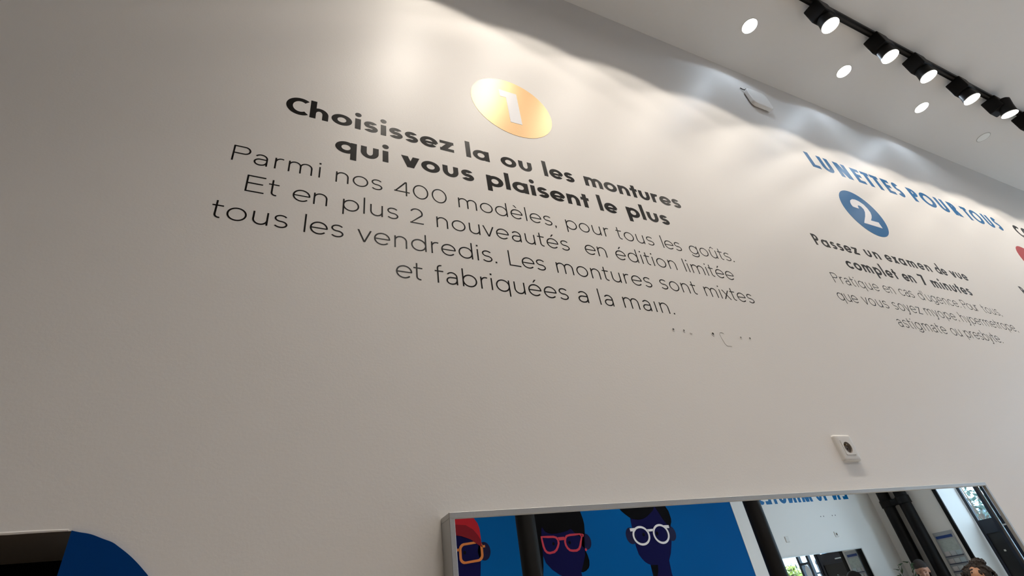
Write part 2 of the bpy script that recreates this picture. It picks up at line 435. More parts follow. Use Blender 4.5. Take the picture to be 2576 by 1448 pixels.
WORDS = [
    (1, 'Choisissez', -0.0585, 0.4381, 1.2784),
    (1, 'la', 0.4791, 0.5611, 1.2757),
    (1, 'ou', 0.6024, 0.7204, 1.276),
    (1, 'les', 0.7653, 0.8895, 1.2762),
    (1, 'montures', 0.9343, 1.3849, 1.2803),
    (2, 'qui', 0.0808, 0.2288, 1.1629),
    (2, 'vous', 0.2665, 0.4953, 1.1632),
    (2, 'plaisent', 0.5384, 0.9263, 1.164),
    (2, 'le', 0.9649, 1.0442, 1.1655),
    (2, 'plus', 1.0866, 1.2822, 1.1682),
    (3, 'Parmi', -0.1562, 0.05, 1.046),
    (3, 'nos', 0.0887, 0.2123, 1.0431),
    (3, '400', 0.2446, 0.3984, 1.0418),
    (3, 'modèles,', 0.4334, 0.763, 1.0409),
    (3, 'pour', 0.8016, 0.9722, 1.0431),
    (3, 'tous', 1.0024, 1.1614, 1.0445),
    (3, 'les', 1.2005, 1.2883, 1.0452),
    (3, 'goûts.', 1.327, 1.5476, 1.0452),
    (4, 'Et', -0.1135, -0.0403, 0.9512),
    (4, 'en', -0.0084, 0.0737, 0.9492),
    (4, 'plus', 0.1113, 0.2553, 0.947),
    (4, '2', 0.2873, 0.3249, 0.946),
    (4, 'nouveautés', 0.3617, 0.7914, 0.947),
    (4, 'en', 0.8499, 0.9324, 0.9489),
    (4, 'édition', 0.9692, 1.2257, 0.9502),
    (4, 'limitée', 1.2642, 1.5021, 0.951),
    (5, 'tous', -0.1694, -0.0099, 0.8538),
    (5, 'les', 0.0261, 0.1179, 0.8533),
    (5, 'vendredis.', 0.1506, 0.5315, 0.8515),
    (5, 'Les', 0.5695, 0.688, 0.8517),
    (5, 'montures', 0.7257, 1.0815, 0.853),
    (5, 'sont', 1.1182, 1.2779, 0.8551),
    (5, 'mixtes', 1.3144, 1.5503, 0.8554),
    (6, 'et', 0.2469, 0.3146, 0.7566),
    (6, 'fabriquées', 0.3471, 0.7438, 0.7568),
    (6, 'a', 0.7771, 0.812, 0.757),
    (6, 'la', 0.8512, 0.9012, 0.7572),
    (6, 'maın.', 0.9396, 1.1357, 0.7584),
    (7, 'LUNETTES', 2.6289, 3.5415, 1.9331),
    (7, 'POUR', 3.6347, 4.2142, 1.9344),
    (7, 'TOUS', 4.287, 4.7786, 1.935),
    (8, 'Passez', 2.1784, 2.5010, 1.2647),
    (8, 'un', 2.5581, 2.6774, 1.2694),
    (8, 'examen', 2.724, 3.1289, 1.2716),
    (8, 'de', 3.1775, 3.2852, 1.2726),
    (8, 'vue', 3.3244, 3.4947, 1.2726),
    (9, 'complet', 2.3236, 2.7184, 1.1562),
    (9, 'en', 2.7640, 2.8660, 1.1572),
    (9, '7', 2.9240, 2.9690, 1.1575),
    (9, 'minutes', 3.0195, 3.3959, 1.1575),
    (10, 'Pratique', 2.1447, 2.4673, 1.0466),
    (10, 'en', 2.5066, 2.5894, 1.0501),
    (10, 'cas', 2.6302, 2.7456, 1.0504),
    (10, "d'ugence.", 2.7882, 3.1493, 1.0494),
    (10, 'Pour', 3.1819, 3.3293, 1.0485),
    (10, 'tous,', 3.3789, 3.5585, 1.0482),
    (11, 'que', 2.0998, 2.2353, 0.9499),
    (11, 'vous', 2.2702, 2.4509, 0.9516),
    (11, 'soyez', 2.4918, 2.7096, 0.954),
    (11, 'myope,', 2.7446, 3.0222, 0.9547),
    (11, 'hypermetrope,', 3.0564, 3.6041, 0.954),
    (12, 'astigmate', 2.4373, 2.8171, 0.8584),
    (12, 'ou', 2.8592, 2.9429, 0.8587),
    (12, 'presbyte.', 2.9806, 3.3186, 0.8587),
]

LINES = {
 1: (BOLD, M_vinyl, 'bold black lettering reading Choisissez la ou les montures, under the gold circle', 'step one wall lettering'),
 2: (BOLD, M_vinyl, 'bold black lettering reading qui vous plaisent le plus, second line under the gold circle', 'step one wall lettering'),
 3: (LIGHT, M_vinyl, 'thin black lettering reading Parmi nos 400 modèles, pour tous les goûts', 'step one wall lettering'),
 4: (LIGHT, M_vinyl, 'thin black lettering reading Et en plus 2 nouveautés en édition limitée', 'step one wall lettering'),
 5: (LIGHT, M_vinyl, 'thin black lettering reading tous les vendredis. Les montures sont mixtes', 'step one wall lettering'),
 6: (LIGHT, M_vinyl, 'thin black lettering reading et fabriquées a la main, lowest line of the left text', 'step one wall lettering'),
 7: (TITLE, M_bluev, 'large blue capital lettering high on the wall above the blue circle', None),
 8: (BOLDN, M_vinyl, 'bold black lettering reading Passez un examen de vue, under the blue circle', 'step two wall lettering'),
 9: (BOLDN, M_vinyl, 'bold black lettering reading complet en 7 minutes, second line under the blue circle', 'step two wall lettering'),
 10: (LIGHT, M_vinyl, "thin black lettering reading Pratique en cas d'ugence. Pour tous", 'step two wall lettering'),
 11: (LIGHT, M_vinyl, 'thin black lettering reading que vous soyez myope, hypermetrope', 'step two wall lettering'),
 12: (LIGHT, M_vinyl, 'thin black lettering reading astigmate ou presbyte, lowest line of the right text', 'step two wall lettering'),
}
for ln, (S, m, label, grp) in LINES.items():
    ws = [q for q in WORDS if q[0] == ln]
    root = empty('wall_lettering', (ws[0][2], 0, CAM_Z + ws[0][4])); tag(root, label, 'lettering', grp)
    for _, t, x0, x1, z in ws:
        o = build('word', word_bm(t, S, x0 - ws[0][2], x1 - ws[0][2], z - ws[0][4]), m, root)
        o.location = (0, 0, 0)
# lettering cut by the right edge of the picture
root = empty('wall_lettering', (5.015, 0, CAM_Z + 1.936)); tag(root, 'black capital lettering starting at the right edge, after the blue capitals', 'lettering')
build('word', word_bm('CO', TITLE, 0, .27, 0), M_vinyl, root)
root = empty('wall_lettering', (4.125, 0, CAM_Z + 1.268)); tag(root, 'bold black letter cut off by the right edge, below the red circle', 'lettering')
build('word', word_bm('P', BOLDN, 0, .042, 0), M_vinyl, root)

# number badges
def badge(x, z, r, m, pts, label):
    root = empty('number_badge', (x, 0, CAM_Z + z)); tag(root, label, 'badge', 'numbered step circles on the wall')
    bm = bmesh.new(); plate(bm, [(r * math.cos(2 * PI * i / 96), r * math.sin(2 * PI * i / 96)) for i in range(96)], -.0007, -.0001)
    build('disc', bm, m, root)
    if pts:
        bm = bmesh.new(); plate(bm, [(px - x, pz - z) for px, pz in pts], -.0013, -.0006); tag(build('numeral', bm, M_whitev, root), 'white numeral')
badge(.6958, 1.6245, .1668, M_gold, [(.6504, 1.7172), (.6506, 1.6751), (.6759, 1.6771), (.6736, 1.5297), (.7216, 1.5307), (.7254, 1.7177)], 'round gold badge with a white numeral 1')
n2 = [(2.7611, 1.6879), (2.7763, 1.7067), (2.805, 1.7235), (2.8349, 1.7287), (2.865, 1.7234), (2.8941, 1.7044), (2.906, 1.6761), (2.9064, 1.6477), (2.896, 1.6242), (2.8786, 1.6022), (2.8481, 1.574)]
n2b = [(2.9174, 1.5755), (2.9154, 1.5319), (2.7560, 1.5346)]
n2c = [(2.819, 1.5993), (2.8476, 1.6351), (2.8574, 1.6608), (2.8487, 1.679), (2.8328, 1.6830), (2.8156, 1.6762), (2.8092, 1.6521)]
n2d = [(2.7565, 1.6533), (2.7545, 1.6699)]
badge(2.829, 1.6244, .168, M_bluev, n2 + n2b + n2c + n2d, 'round blue badge with a white numeral 2')
badge(4.786, 1.6244, .168, M_redv, None, 'round red badge cut off by the right edge of the picture')

def rsq(hw, hh, r, n=8):
    o = []
    for cx, cz, a in ((hw - r, hh - r, 0), (-hw + r, hh - r, 90), (-hw + r, -hh + r, 180), (hw - r, -hh + r, 270)):
        for i in range(n + 1): t = math.radians(a + 90 * i / n); o.append((cx + r * math.cos(t), cz + r * math.sin(t)))
    return o
# ------------------------------------------------------------------ socket
def socket(name, label, x, z, flip=False, with_hole=True, y=0.0, group=None):
    s = -1 if not flip else 1
    root = empty(name, (x, y, CAM_Z + z), 0 if not flip else PI); tag(root, label, 'socket' if with_hole else 'cover plate', group)
    h = .0405
    bm = bmesh.new(); rows = []
    for hw, r, y in ((h, .007, 0), (h, .007, -.0062), (h - .0012, .0065, -.0085), (h - .0040, .006, -.0102), (h - .0070, .005, -.0108), (.0228, .0012, -.0108), (.0228, .0012, -.001)):
        rows.append([bm.verts.new((px, y, pz)) for px, pz in rsq(hw, hw, r)])
    for a, b in zip(rows, rows[1:]):
        for i in range(len(a)): bm.faces.new((a[i], a[(i + 1) % len(a)], b[(i + 1) % len(b)], b[i]))
    build('cover_frame', bm, M_plastic, root, smooth=True)
    if not with_hole:
        build('blank_insert', B(-.0225, .0225, -.0118, -.0100, -.0225, .0225, bevel=.0008), M_plastic, root); return root
    bm = bmesh.new()
    sq = []; N = 48
    for i in range(N):
        a = 2 * PI * (i + .5) / N; c, q = math.cos(a), math.sin(a); k = .0225 / max(abs(c), abs(q)); sq.append((k * c, k * q))
    ci = [(.0175 * math.cos(2 * PI * (i + .5) / N), .0175 * math.sin(2 * PI * (i + .5) / N)) for i in range(N)]
    frame_plate(bm, sq, ci, -.0118, -.0100); build('insert', bm, M_plastic, root)
    bm = bmesh.new(); lathe(bm, [(.0175, -.0113), (.0170, -.0010), (0, -.0010)], 32, 'y', cap=False); build('well', bm, mat('shaded_plastic_well', (.30, .265, .235), .5), root, smooth=True)  # well colour darkened in place of the shade of a deeper recess
    for dx in (-.0095, .0095):
        bm = bmesh.new(); lathe(bm, [(.0026, -.0016), (.0026, -.0008)], 14, 'y', at=(dx, 0, -.0015)); build('contact_hole', bm, M_dark, root)
    bm = bmesh.new(); lathe(bm, [(.0022, -.0105), (.0022, -.001)], 14, 'y', at=(0, 0, .0095)); build('earth_pin', bm, M_brass, root)
    return root
socket('wall_socket', 'white wall socket with one round well, above the big mirror', 1.6412, .3295)

# ------------------------------------------------------------------ wireless access box near the ceiling
root = empty('wireless_access_point', (2.473, 0, CAM_Z + 2.454)); tag(root, 'white rounded square box mounted high on the wall just under the ceiling', 'access point')
bm = bmesh.new(); rows = []
for sc, y in ((.95, -.006), (1.0, -.010), (1.0, -.024), (.975, -.029), (.93, -.031)):
    rows.append([bm.verts.new((x * sc, y, z * sc)) for x, z in rsq(.086, .078, .034)])
for a, b in zip(rows, rows[1:]):
    for i in range(len(a)): bm.faces.new((a[i], a[(i + 1) % len(a)], b[(i + 1) % len(a)], b[i]))
bm.faces.new(rows[0]); bm.faces.new(rows[-1])
build('casing', bm, mat('pale_grey_plastic', (.84, .83, .81), .45), root, smooth=True)
bm = bmesh.new(); plate(bm, rsq(.072, .064, .03), -.0065, 0); build('mounting_plate', bm, mat('grey_mount', (.25, .25, .25), .6), root)
bm = bmesh.new(); tube(bm, [(-.088, -.004, .100), (-.078, -.006, .090), (-.070, -.010, .080), (-.064, -.015, .070)], .0028, 8); tube(bm, [(-.070, -.010, .080), (-.05, -.012, .098), (-.03, -.01, .090)], .0018, 8)
build('cable', bm, M_dark, root)

# ------------------------------------------------------------------ mirrors
def wall_mirror(x0, x1, ztop, zbot, ywall, face, label, d=.05):
    root = empty('wall_mirror', ((x0 + x1) / 2, ywall, zbot)); tag(root, label, 'mirror')
    hw = (x1 - x0) / 2; h = ztop - zbot; f = face; t = .0105
    def bb(bm, xa, xb, ya, yb, za, zb): box(bm, xa, xb, min(f * ya, f * yb), max(f * ya, f * yb), za, zb, bevel=.0008, seg=1)
    bm = bmesh.new(); bb(bm, -hw, hw, 0, d, h - t, h); build('frame_rail', bm, M_alu, root)
    bm = bmesh.new(); bb(bm, -hw, hw, 0, d, 0, t); build('frame_rail', bm, M_alu, root)
    bm = bmesh.new(); bb(bm, -hw, -hw + t, 0, d, t, h - t); build('frame_stile', bm, M_alu, root)
    bm = bmesh.new(); bb(bm, hw - t, hw, 0, d, t, h - t); build('frame_stile', bm, M_alu, root)
    bm = bmesh.new(); y = f * (d - .005); q = [bm.verts.new(p) for p in ((-hw + t, y, t), (hw - t, y, t), (hw - t, y, h - t), (-hw + t, y, h - t))]
    bm.faces.new(q)
    r = bmesh.ops.extrude_face_region(bm, geom=bm.faces[:]); bmesh.ops.translate(bm, verts=[v for v in r['geom'] if isinstance(v, bmesh.types.BMVert)], vec=(0, -f * .004, 0))
    build('mirror_glass', bm, M_mirror, root)
    return root
wall_mirror(.3270, 2.2045, CAM_Z + .1988, CAM_Z - 1.05, 0, -1, 'large aluminium framed mirror at the bottom of the lettered wall')
wall_mirror(6.95, 8.822, CAM_Z + .362, CAM_Z - .9, YO, 1, 'mirror on the opposite wall, seen reflected inside the big mirror', d=.03)

# ------------------------------------------------------------------ ceiling lamps
def spot(name, parent, loc, watts, half_deg, blend, col, rad, aim=None):
    ld = bpy.data.lights.new(name, 'SPOT'); ld.energy = watts; ld.spot_size = math.radians(2 * half_deg); ld.spot_blend = blend
    ld.color = col; ld.shadow_soft_size = rad
    o = bpy.data.objects.new(name, ld); COL.objects.link(o); o.parent = parent; o.location = loc
    if aim: o.rotation_euler = aim
    return o
def downlight(x, y, lit, label, group='recessed downlights along the lettered wall'):
    root = empty('recessed_downlight', (x, y, ZC)); tag(root, label, 'downlight', group)
    bm = bmesh.new(); lathe(bm, [(.0495, 0), (.0495, -.0015), (.0465, -.0025), (.0445, -.002)], 40, cap=False); build('trim_ring', bm, M_trim if lit else M_offtrim, root, smooth=True)
    bm = bmesh.new(); lathe(bm, [(.0445, -.0021), (.0, -.0025)], 40, cap=False); build('lens', bm, M_lampcool if lit else M_off, root)
    if lit: spot('bulb', root, (0, 0, -.012), DL_W, 77, .20, (0.66, 0.82, 1.0), .03)
downlight(2.322, -.262, True, 'lit recessed ceiling downlight nearest the picture top, beside the first track spotlight')
downlight(3.212, -.258, True, 'lit recessed ceiling downlight in the middle of the three lit ones')
downlight(4.112, -.261, True, 'lit recessed ceiling downlight farthest right of the three lit ones')
downlight(4.992, -.258, False, 'unlit recessed ceiling downlight, a pale disc near the right edge')

# black lighting track
TY = -.508
root = empty('lighting_track', (3.2, TY, ZC)); tag(root, 'long black lighting track fixed to the ceiling, carrying the spotlights', 'lighting track')
build('rail', B(-3.1, 5.9, -.018, .018, -.036, 0, bevel=.002), M_black, root)
build('slot', B(-3.08, 5.88, -.006, .006, -.0375, -.0362), M_dark, root)

def track_spot(x, label, tilt=0.0, power=1.0, warm=(1.0, .91, .80)):
    root = empty('track_spotlight', (x, TY, ZC - .036)); tag(root, label, 'spotlight', 'black spotlights on the ceiling track')
    build('driver_box', B(-.052, .048, -.030, .062, -.112, 0, bevel=.006), M_black, root)
    bm = bmesh.new(); lathe(bm, [(.0, -.050), (.030, -.052), (.040, -.062), (.041, -.118), (.0435, -.150), (.0475, -.180), (.0470, -.183), (.0455, -.178)], 36, at=(0, .018, 0), cap=False)
    hd = build('lamp_head', bm, M_black, root, smooth=True)
    bm = bmesh.new(); lathe(bm, [(.0478, -.1795), (.0482, -.1840), (.0468, -.1850), (.0455, -.1820)], 36, at=(0, .018, 0), cap=False); build('bezel', bm, M_chrome, root, smooth=True)
    bm = bmesh.new(); lathe(bm, [(.0456, -.1822), (.0, -.1838)], 36, at=(0, .018, 0), cap=False); build('lens', bm, M_lamp, root)
    if tilt:
        for ch in [o for o in COL.objects if o.parent == root and o.name.split('.')[0] in ('lamp_head', 'bezel', 'lens')]:
            ch.matrix_local = Matrix.Translation((0, -.052, -.05)) @ Matrix.Rotation(tilt, 4, 'X') @ Matrix.Translation((0, 0, .05)) 
    spot('bulb', root, (0, .018, -.195), TS_W * power, 59, .14, warm, .035)
    spot('bulb', root, (0, .018, -.196), TS_W * power * 1.6, 40, 1.0, warm, .035)
names = ['first', 'second', 'third', 'fourth', 'fifth', 'sixth']
for i, x in enumerate((2.600, 3.162, 3.573, 4.094, 4.566, 5.012)):
    lab = ['black track spotlight with lit lens, nearest the top of the picture', 'lit black track spotlight, second along the track from the top', 'lit black track spotlight, third along the track from the top',
           'lit black track spotlight, fourth along the track from the top', 'lit black track spotlight, fifth along the track, its head swung off the rail', 'black track spotlight cut by the right edge of the picture'][i]
    track_spot(x, lab, tilt=(.22 if i == 4 else 0))
for i, x in enumerate((.40, .88, 1.37, 1.93)):
    track_spot(x, 'black track spotlight on the stretch of track above the picture', power=(1.45, 1.1, .95, .95)[i])
for x in (5.55, 6.1, 6.7, 7.3, 8.0):
    track_spot(x, 'black track spotlight on the stretch of track beyond the right edge')
# unseen fill lamps with boxes, added over the shop floor to brighten the room
for i, (x, y) in enumerate([(.8, -2.3), (3.0, -2.3), (5.4, -2.3), (1.6, -3.9), (4.4, -3.9)]):
    root = empty('added_fill_lamp', (x, y, ZC)); tag(root, 'added unseen fill lamp over the shop floor', 'fill lamp', 'added fill lamps over the shop floor')
    build('fill_housing', B(-.2, .2, -.2, .2, -.03, 0, bevel=.004), M_trim, root)
    ld = bpy.data.lights.new('fill_light', 'AREA'); ld.energy = FILL_W; ld.size = .36; ld.spread = math.radians(115); ld.color = (1.0, .92, .835)
    o = bpy.data.objects.new('fill_light', ld); COL.objects.link(o); o.parent = root; o.location = (0, 0, -.034)

# ------------------------------------------------------------------ the other side of the shop, seen in the mirror
def facade_box(*a): return B(*a)
bm = bmesh.new(); box(bm, XF, XF + .6, YO - .1, -3.945, 0, ZC); box(bm, XF, XF + .6, -3.945, -.45, 3.7, ZC); box(bm, XF, XF + .6, -.45, .02, 0, ZC)
struct('wall_right', bm, M_wall)
struct('trim_2', B(XF - .02, XF + .012, -4.000, -3.945, 0, 3.75, bevel=.003), M_black)
M_navy = mat('dark_navy_paint', (0.006, 0.010, 0.022), 0.35)
M_seam = mat('worn_brown_edge', (0.06, 0.045, 0.04), 0.5)
M_pane = glass_mat('clear_pane', (.88, .95, 1.0))
XD = XF + .54
def door(name, ya, yb, pa, pb, extra=None):
    bm = bmesh.new(); x0, x1 = XD, XD + .05; z0, z1, zt = 2.05, 3.05, 3.30
    box(bm, x0, x1, ya, pa, .02, zt, bevel=.002); box(bm, x0, x1, pb, yb, .02, zt, bevel=.002)
    box(bm, x0, x1, pa, pb, z1, zt); box(bm, x0, x1, pa, pb, 1.86, z0); box(bm, x0, x1, pa, pb, .02, .22)
    o = build(name, bm, M_navy); o['kind'] = 'structure'
    build('door_pane', B(x0 + .022, x0 + .028, pa, pb, z0, z1), M_pane, o)
    build('lower_panel', B(x0 + .018, x0 + .034, pa, pb, .22, 1.86), mat('black_panel_paint', (.003, .003, .004), .4), o)
    return o
d1 = door('door_1', -3.930, -3.640, -3.888, -3.700)
d2 = door('door_2', -3.615, -3.060, -3.575, -3.110)
build('closing_strip', B(XD - .016, XD + .004, -3.652, -3.626, .02, 3.30, bevel=.003), M_seam, d1)
bm = bmesh.new(); tube(bm, [(XD - .03, -3.60, 1.93), (XD - .03, -3.44, 1.93)], .011, 10); tube(bm, [(XD, -3.60, 1.93), (XD - .03, -3.60, 1.93)], .008, 8); tube(bm, [(XD, -3.44, 1.93), (XD - .03, -3.44, 1.93)], .008, 8)
build('pull_bar', bm, M_alu, d2)
build('letter_plate', B(XD - .006, XD + .001, -3.79, -3.765, 1.60, 1.625), M_plastic, d1)
bm = bmesh.new()
for y in (-3.055, -2.86, -2.63, -1.55, -.50): box(bm, XD - .02, XD + .06, y - .0, y + .05, 0, 3.7, bevel=.003)
box(bm, XD - .02, XD + .06, -3.0, -.45, .0, .55); box(bm, XD - .02, XD + .06, -3.0, -.45, 3.62, 3.7); box(bm, XD - .01, XD + .05, -2.81, -2.63, 1.93, 1.97); box(bm, XD - .01, XD + .05, -3.93, -3.055, 3.30, 3.36)
wi = struct('window_1', bm, M_navy)
for a, b in ((-3.005, -2.86), (-2.81, -2.63), (-2.58, -1.55), (-1.50, -.50)):
    build('pane', B(XD + .018, XD + .024, a, b, .55, 3.62), M_pane, wi)
build('transom_pane', B(XD + .018, XD + .024, -3.93, -3.055, 3.36, 3.70), M_pane, wi)
bm = bmesh.new(); plate(bm, [(.06 * math.cos(2 * PI * i / 28), .15 * math.sin(2 * PI * i / 28)) for i in range(28)], 0, .002)
o = build('window_sticker', bm, M_whitev, None, (XD + .014, -2.72, 1.78)); o.rotation_euler = (0, 0, PI / 2); tag(o, 'white oval sticker on the shop window, seen in the far mirror', 'sticker')
# light enters through the glazing (sampling portal filling the opening)
ld = bpy.data.lights.new('daylight_opening', 'AREA'); ld.shape = 'RECTANGLE'; ld.size = 3.5; ld.size_y = 3.7; ld.energy = 1
ld.cycles.is_portal = True
o = bpy.data.objects.new('daylight_opening', ld); COL.objects.link(o); o.location = (XD + .12, -2.2, 1.85); o.rotation_euler = (PI / 2, 0, PI / 2)

struct('trim_3', B(6.36, 6.70, YO - .01, YO + .03, 0, ZC), M_wall)
# mural of cartoon heads on the opposite wall
mu = empty('mural', (0, YO + .022, CAM_Z)); tag(mu, 'big blue mural of three dark faces wearing coloured glasses, reflected in the mirror', 'mural')
M_mblue = mat('mural_blue', (0.0, 0.095, 0.32), 0.6, spec=0.05); M_mskin = mat('mural_navy_skin', (0.006, 0.006, 0.055), 0.6, spec=0.05)
M_mear = mat('mural_ear_navy', (0.006, 0.005, 0.038), 0.45, spec=0.15); M_mhair = mat('mural_black_hair', (0.003, 0.003, 0.004), 0.6, spec=0.05)
M_mred = mat('mural_red', (0.42, 0.012, 0.022), 0.45, spec=0.15); M_mred2 = mat('mural_dark_red', (0.20, 0.007, 0.015), 0.45, spec=0.15)
M_mor = mat('mural_orange', (0.62, 0.20, 0.055), 0.45, spec=0.15); M_mros = mat('mural_rose_red', (0.52, 0.045, 0.075), 0.45, spec=0.15); M_mwh = mat('mural_white', (.78, .77, .80), .45, spec=0.15)
build('background_panel', B(.9, 6.355, .0, .006, -1.4, 1.8), M_mblue, mu)
def mp(name, pts, m, parent, layer, sm=0):
    bm = bmesh.new(); plate(bm, smooth_closed(pts, sm) if sm else pts, .006 + .0008 * layer, .0055 + .0008 * (layer - 1)); return build(name, bm, m, parent)
def ell(cx, cz, rx, rz, n=40): return [(cx + rx * math.cos(2 * PI * i / n), cz + rz * math.sin(2 * PI * i / n)) for i in range(n)]
def mring(bm, outer, t, layer):
    cx = sum(p[0] for p in outer) / len(outer); cz = sum(p[1] for p in outer) / len(outer)
    inner = []
    for x, z in outer:
        d = math.hypot(x - cx, z - cz); k = (d - t) / d; inner.append((cx + (x - cx) * k, cz + (z - cz) * k))
    frame_plate(bm, outer, inner, .006 + .0008 * layer, .006 + .0008 * (layer - 1))
def flatbar(bm, x0, z0, x1, z1, t, layer):
    d = Vector((x1 - x0, z1 - z0)).normalized(); nx, nz = -d.y * t / 2, d.x * t / 2
    plate(bm, [(x0 - nx, z0 - nz), (x1 - nx, z1 - nz), (x1 + nx, z1 + nz), (x0 + nx, z0 + nz)], .006 + .0008 * layer, .006 + .0008 * (layer - 1))
def mx(pts, c): return pts + [(2 * c - x, z) for x, z in pts[::-1]]
# head with the red hat
c1 = 2.09
f1 = mp('portrait', mx([(2.09, 1.05), (2.30, 1.02), (2.374, .837), (2.337, .571), (2.26, .42), (2.18, .36), (2.18, .1)], c1), M_mskin, mu, 1); f1['label'] = 'dark face in a red hat and orange glasses'
mp('ear', ell(2.407, .803, .076, .094), M_mear, f1, 1); mp('ear', ell(2 * c1 - 2.407, .803, .076, .094), M_mear, f1, 1)
bm = bmesh.new()
for cx in (2.252, 2 * c1 - 2.252): mring(bm, [(cx + x, .803 + z + x * .06) for x, z in rsq(.142, .103, .062)], .030, 3)
flatbar(bm, 2.062, .838, 2.118, .838, .026, 3); flatbar(bm, 2.385, .853, 2.422, .853, .024, 3); build('glasses', bm, M_mor, f1)
for cx in (2.175, 2 * c1 - 2.175): mp('eye', ell(cx, .806, .016, .018, 20), M_mhair, f1, 2)
hr = [(2.09, 1.46), (2.20, 1.38), (2.303, 1.171), (2.357, 1.095), (2.374, 1.041), (2.381, .938), (2.383, .848), (2.341, .873), (2.258, .933), (2.158, .972), (2.092, .985)]
h1 = mp('hat', mx(hr, c1), M_mred, f1, 4)
mp('hat_band', mx([(2.092, 1.097), (2.212, 1.084), (2.297, 1.033), (2.345, .975), (2.379, .920), (2.383, .848), (2.341, .873), (2.258, .933), (2.158, .972), (2.092, .985)], c1), M_mred2, f1, 5)
# head with the red glasses
f2 = mp('portrait', [(3.152, 1.06), (3.150, .912), (3.136, .701), (3.161, .621), (3.228, .546), (3.314, .487), (3.36, .465), (3.35, .1), (3.62, .1), (3.61, .49), (3.656, .566), (3.705, .655), (3.744, .844), (3.74, 1.06)], M_mskin, mu, 2); f2['label'] = 'dark face with black fringe and rose red glasses'
mp('hair', [(3.02, .36), (2.96, .62), (2.95, .95), (3.00, 1.22), (3.14, 1.42), (3.36, 1.52), (3.58, 1.44), (3.72, 1.25), (3.778, 1.06), (3.772, .95), (3.745, .86), (3.663, .877), (3.604, .93), (3.576, .96), (3.519, .943), (3.428, .928), (3.297, .922), (3.211, .955), (3.178, 1.005), (3.152, .90), (3.136, .70), (3.10, .50)], M_mhair, f2, 3, 2)
mp('hair_lock', [(3.690, .735), (3.727, .708), (3.745, .65), (3.752, .598), (3.742, .55), (3.723, .521), (3.68, .495), (3.635, .483), (3.605, .488), (3.64, .55)], M_mhair, f2, 1)
mp('ear', ell(3.757, .806, .074, .090), M_mear, f2, 2); mp('earring', ell(3.733, .718, .014, .016, 20), M_mros, f2, 3)
bm = bmesh.new(); mring(bm, [(3.142, .906), (3.23, .905), (3.318, .9), (3.358, .887), (3.382, .858), (3.384, .815), (3.365, .775), (3.336, .738), (3.296, .714), (3.228, .707), (3.190, .718), (3.163, .745), (3.148, .792), (3.143, .850)], .026, 4)
mring(bm, [(3.448, .823), (3.462, .868), (3.490, .895), (3.545, .906), (3.62, .906), (3.696, .903), (3.712, .893), (3.722, .870), (3.700, .820), (3.672, .755), (3.645, .722), (3.603, .706), (3.545, .708), (3.502, .718), (3.470, .748), (3.452, .785)], .026, 4)
flatbar(bm, 3.372, .862, 3.462, .862, .036, 4); flatbar(bm, 3.71, .888, 3.738, .872, .03, 4); build('glasses', bm, M_mros, f2)
for cx, cz in ((3.30, .814), (3.523, .811)): mp('eye', ell(cx, cz, .017, .019, 20), M_mhair, f2, 3)
# head with the white round glasses
f3 = mp('portrait', [(4.51, 1.22), (4.504, 1.037), (4.492, .881), (4.483, .707), (4.498, .606), (4.530, .555), (4.564, .517), (4.605, .49), (4.636, .478), (4.633, .1), (4.96, .1), (4.935, .35), (4.95, .50), (5.011, .58), (5.067, .694), (5.12, .82), (5.146, .95), (5.12, 1.22)], M_mskin, mu, 1); f3['label'] = 'dark face with black quiff and round white glasses'
mp('neck_shadow', [(4.640, .474), (4.636, .34), (4.69, .33), (4.735, .40), (4.752, .466)], M_mhair, f3, 2)
mp('hair', [(4.34, 1.28), (4.365, 1.167), (4.408, 1.111), (4.504, 1.037), (4.570, 1.016), (4.635, 1.007), (4.744, 1.024), (4.871, 1.087), (4.932, 1.139), (4.99, 1.30), (4.86, 1.46), (4.62, 1.50), (4.42, 1.42)], M_mhair, f3, 2, 3)
mp('hair', [(4.93, 1.20), (4.996, 1.081), (5.029, 1.001), (5.076, .928), (5.129, .902), (5.165, .95), (5.177, .993), (5.171, 1.088), (5.124, 1.18), (5.06, 1.33), (4.95, 1.38)], M_mhair, f3, 3)
mp('ear', ell(4.452, .825, .082, .098), M_mear, f3, 2); mp('ear', ell(5.105, .810, .080, .092), M_mear, f3, 2)
bm = bmesh.new(); mring(bm, ell(4.610, .815, .138, .116, 40), .026, 5); mring(bm, ell(4.938, .815, .134, .121, 40), .026, 5)
flatbar(bm, 4.725, .870, 4.825, .870, .028, 5); flatbar(bm, 4.452, .893, 4.535, .893, .036, 6); flatbar(bm, 5.015, .898, 5.100, .895, .036, 6); build('glasses', bm, M_mwh, f3)
for cx, cz in ((4.653, .826), (4.874, .826)): mp('eye', ell(cx, cz, .020, .022, 20), M_mhair, f3, 3)

# blue lettering and fittings on the opposite wall
BIG = {k: (v * 1.85 if not isinstance(v, str) else v) for k, v in TITLE.items()}
root = empty('wall_lettering', (9.12, YO, CAM_Z + 1.09)); tag(root, 'large blue capital lettering reading EN 10 MINUTES on the opposite wall, mirrored in the mirror', 'lettering')
for t, a, b in (('EN', 0, .385), ('10', .515, .80), ('MINUTES', .905, 2.14)):
    build('word', word_bm(t, BIG, -a, -b, 0, T=.002, mirror=True), M_bluev, root)
socket('wall_socket', 'white wall socket on the opposite wall above the far mirror, seen reflected', 8.405, .589, flip=True, y=YO)
socket('cover_plate', 'white blank cover plate on the opposite wall, left of the reflected socket', 7.27, .593, flip=True, with_hole=False, y=YO)
for x in (8.232, 8.303, 8.516, 8.592):
    bm = bmesh.new(); lathe(bm, [(.009, 0), (.009, .002)], 12, 'y'); build('screw_hole', bm, mat('plug_grey', (.18, .17, .17), .8), wall_opposite, (x, YO, CAM_Z + .861))

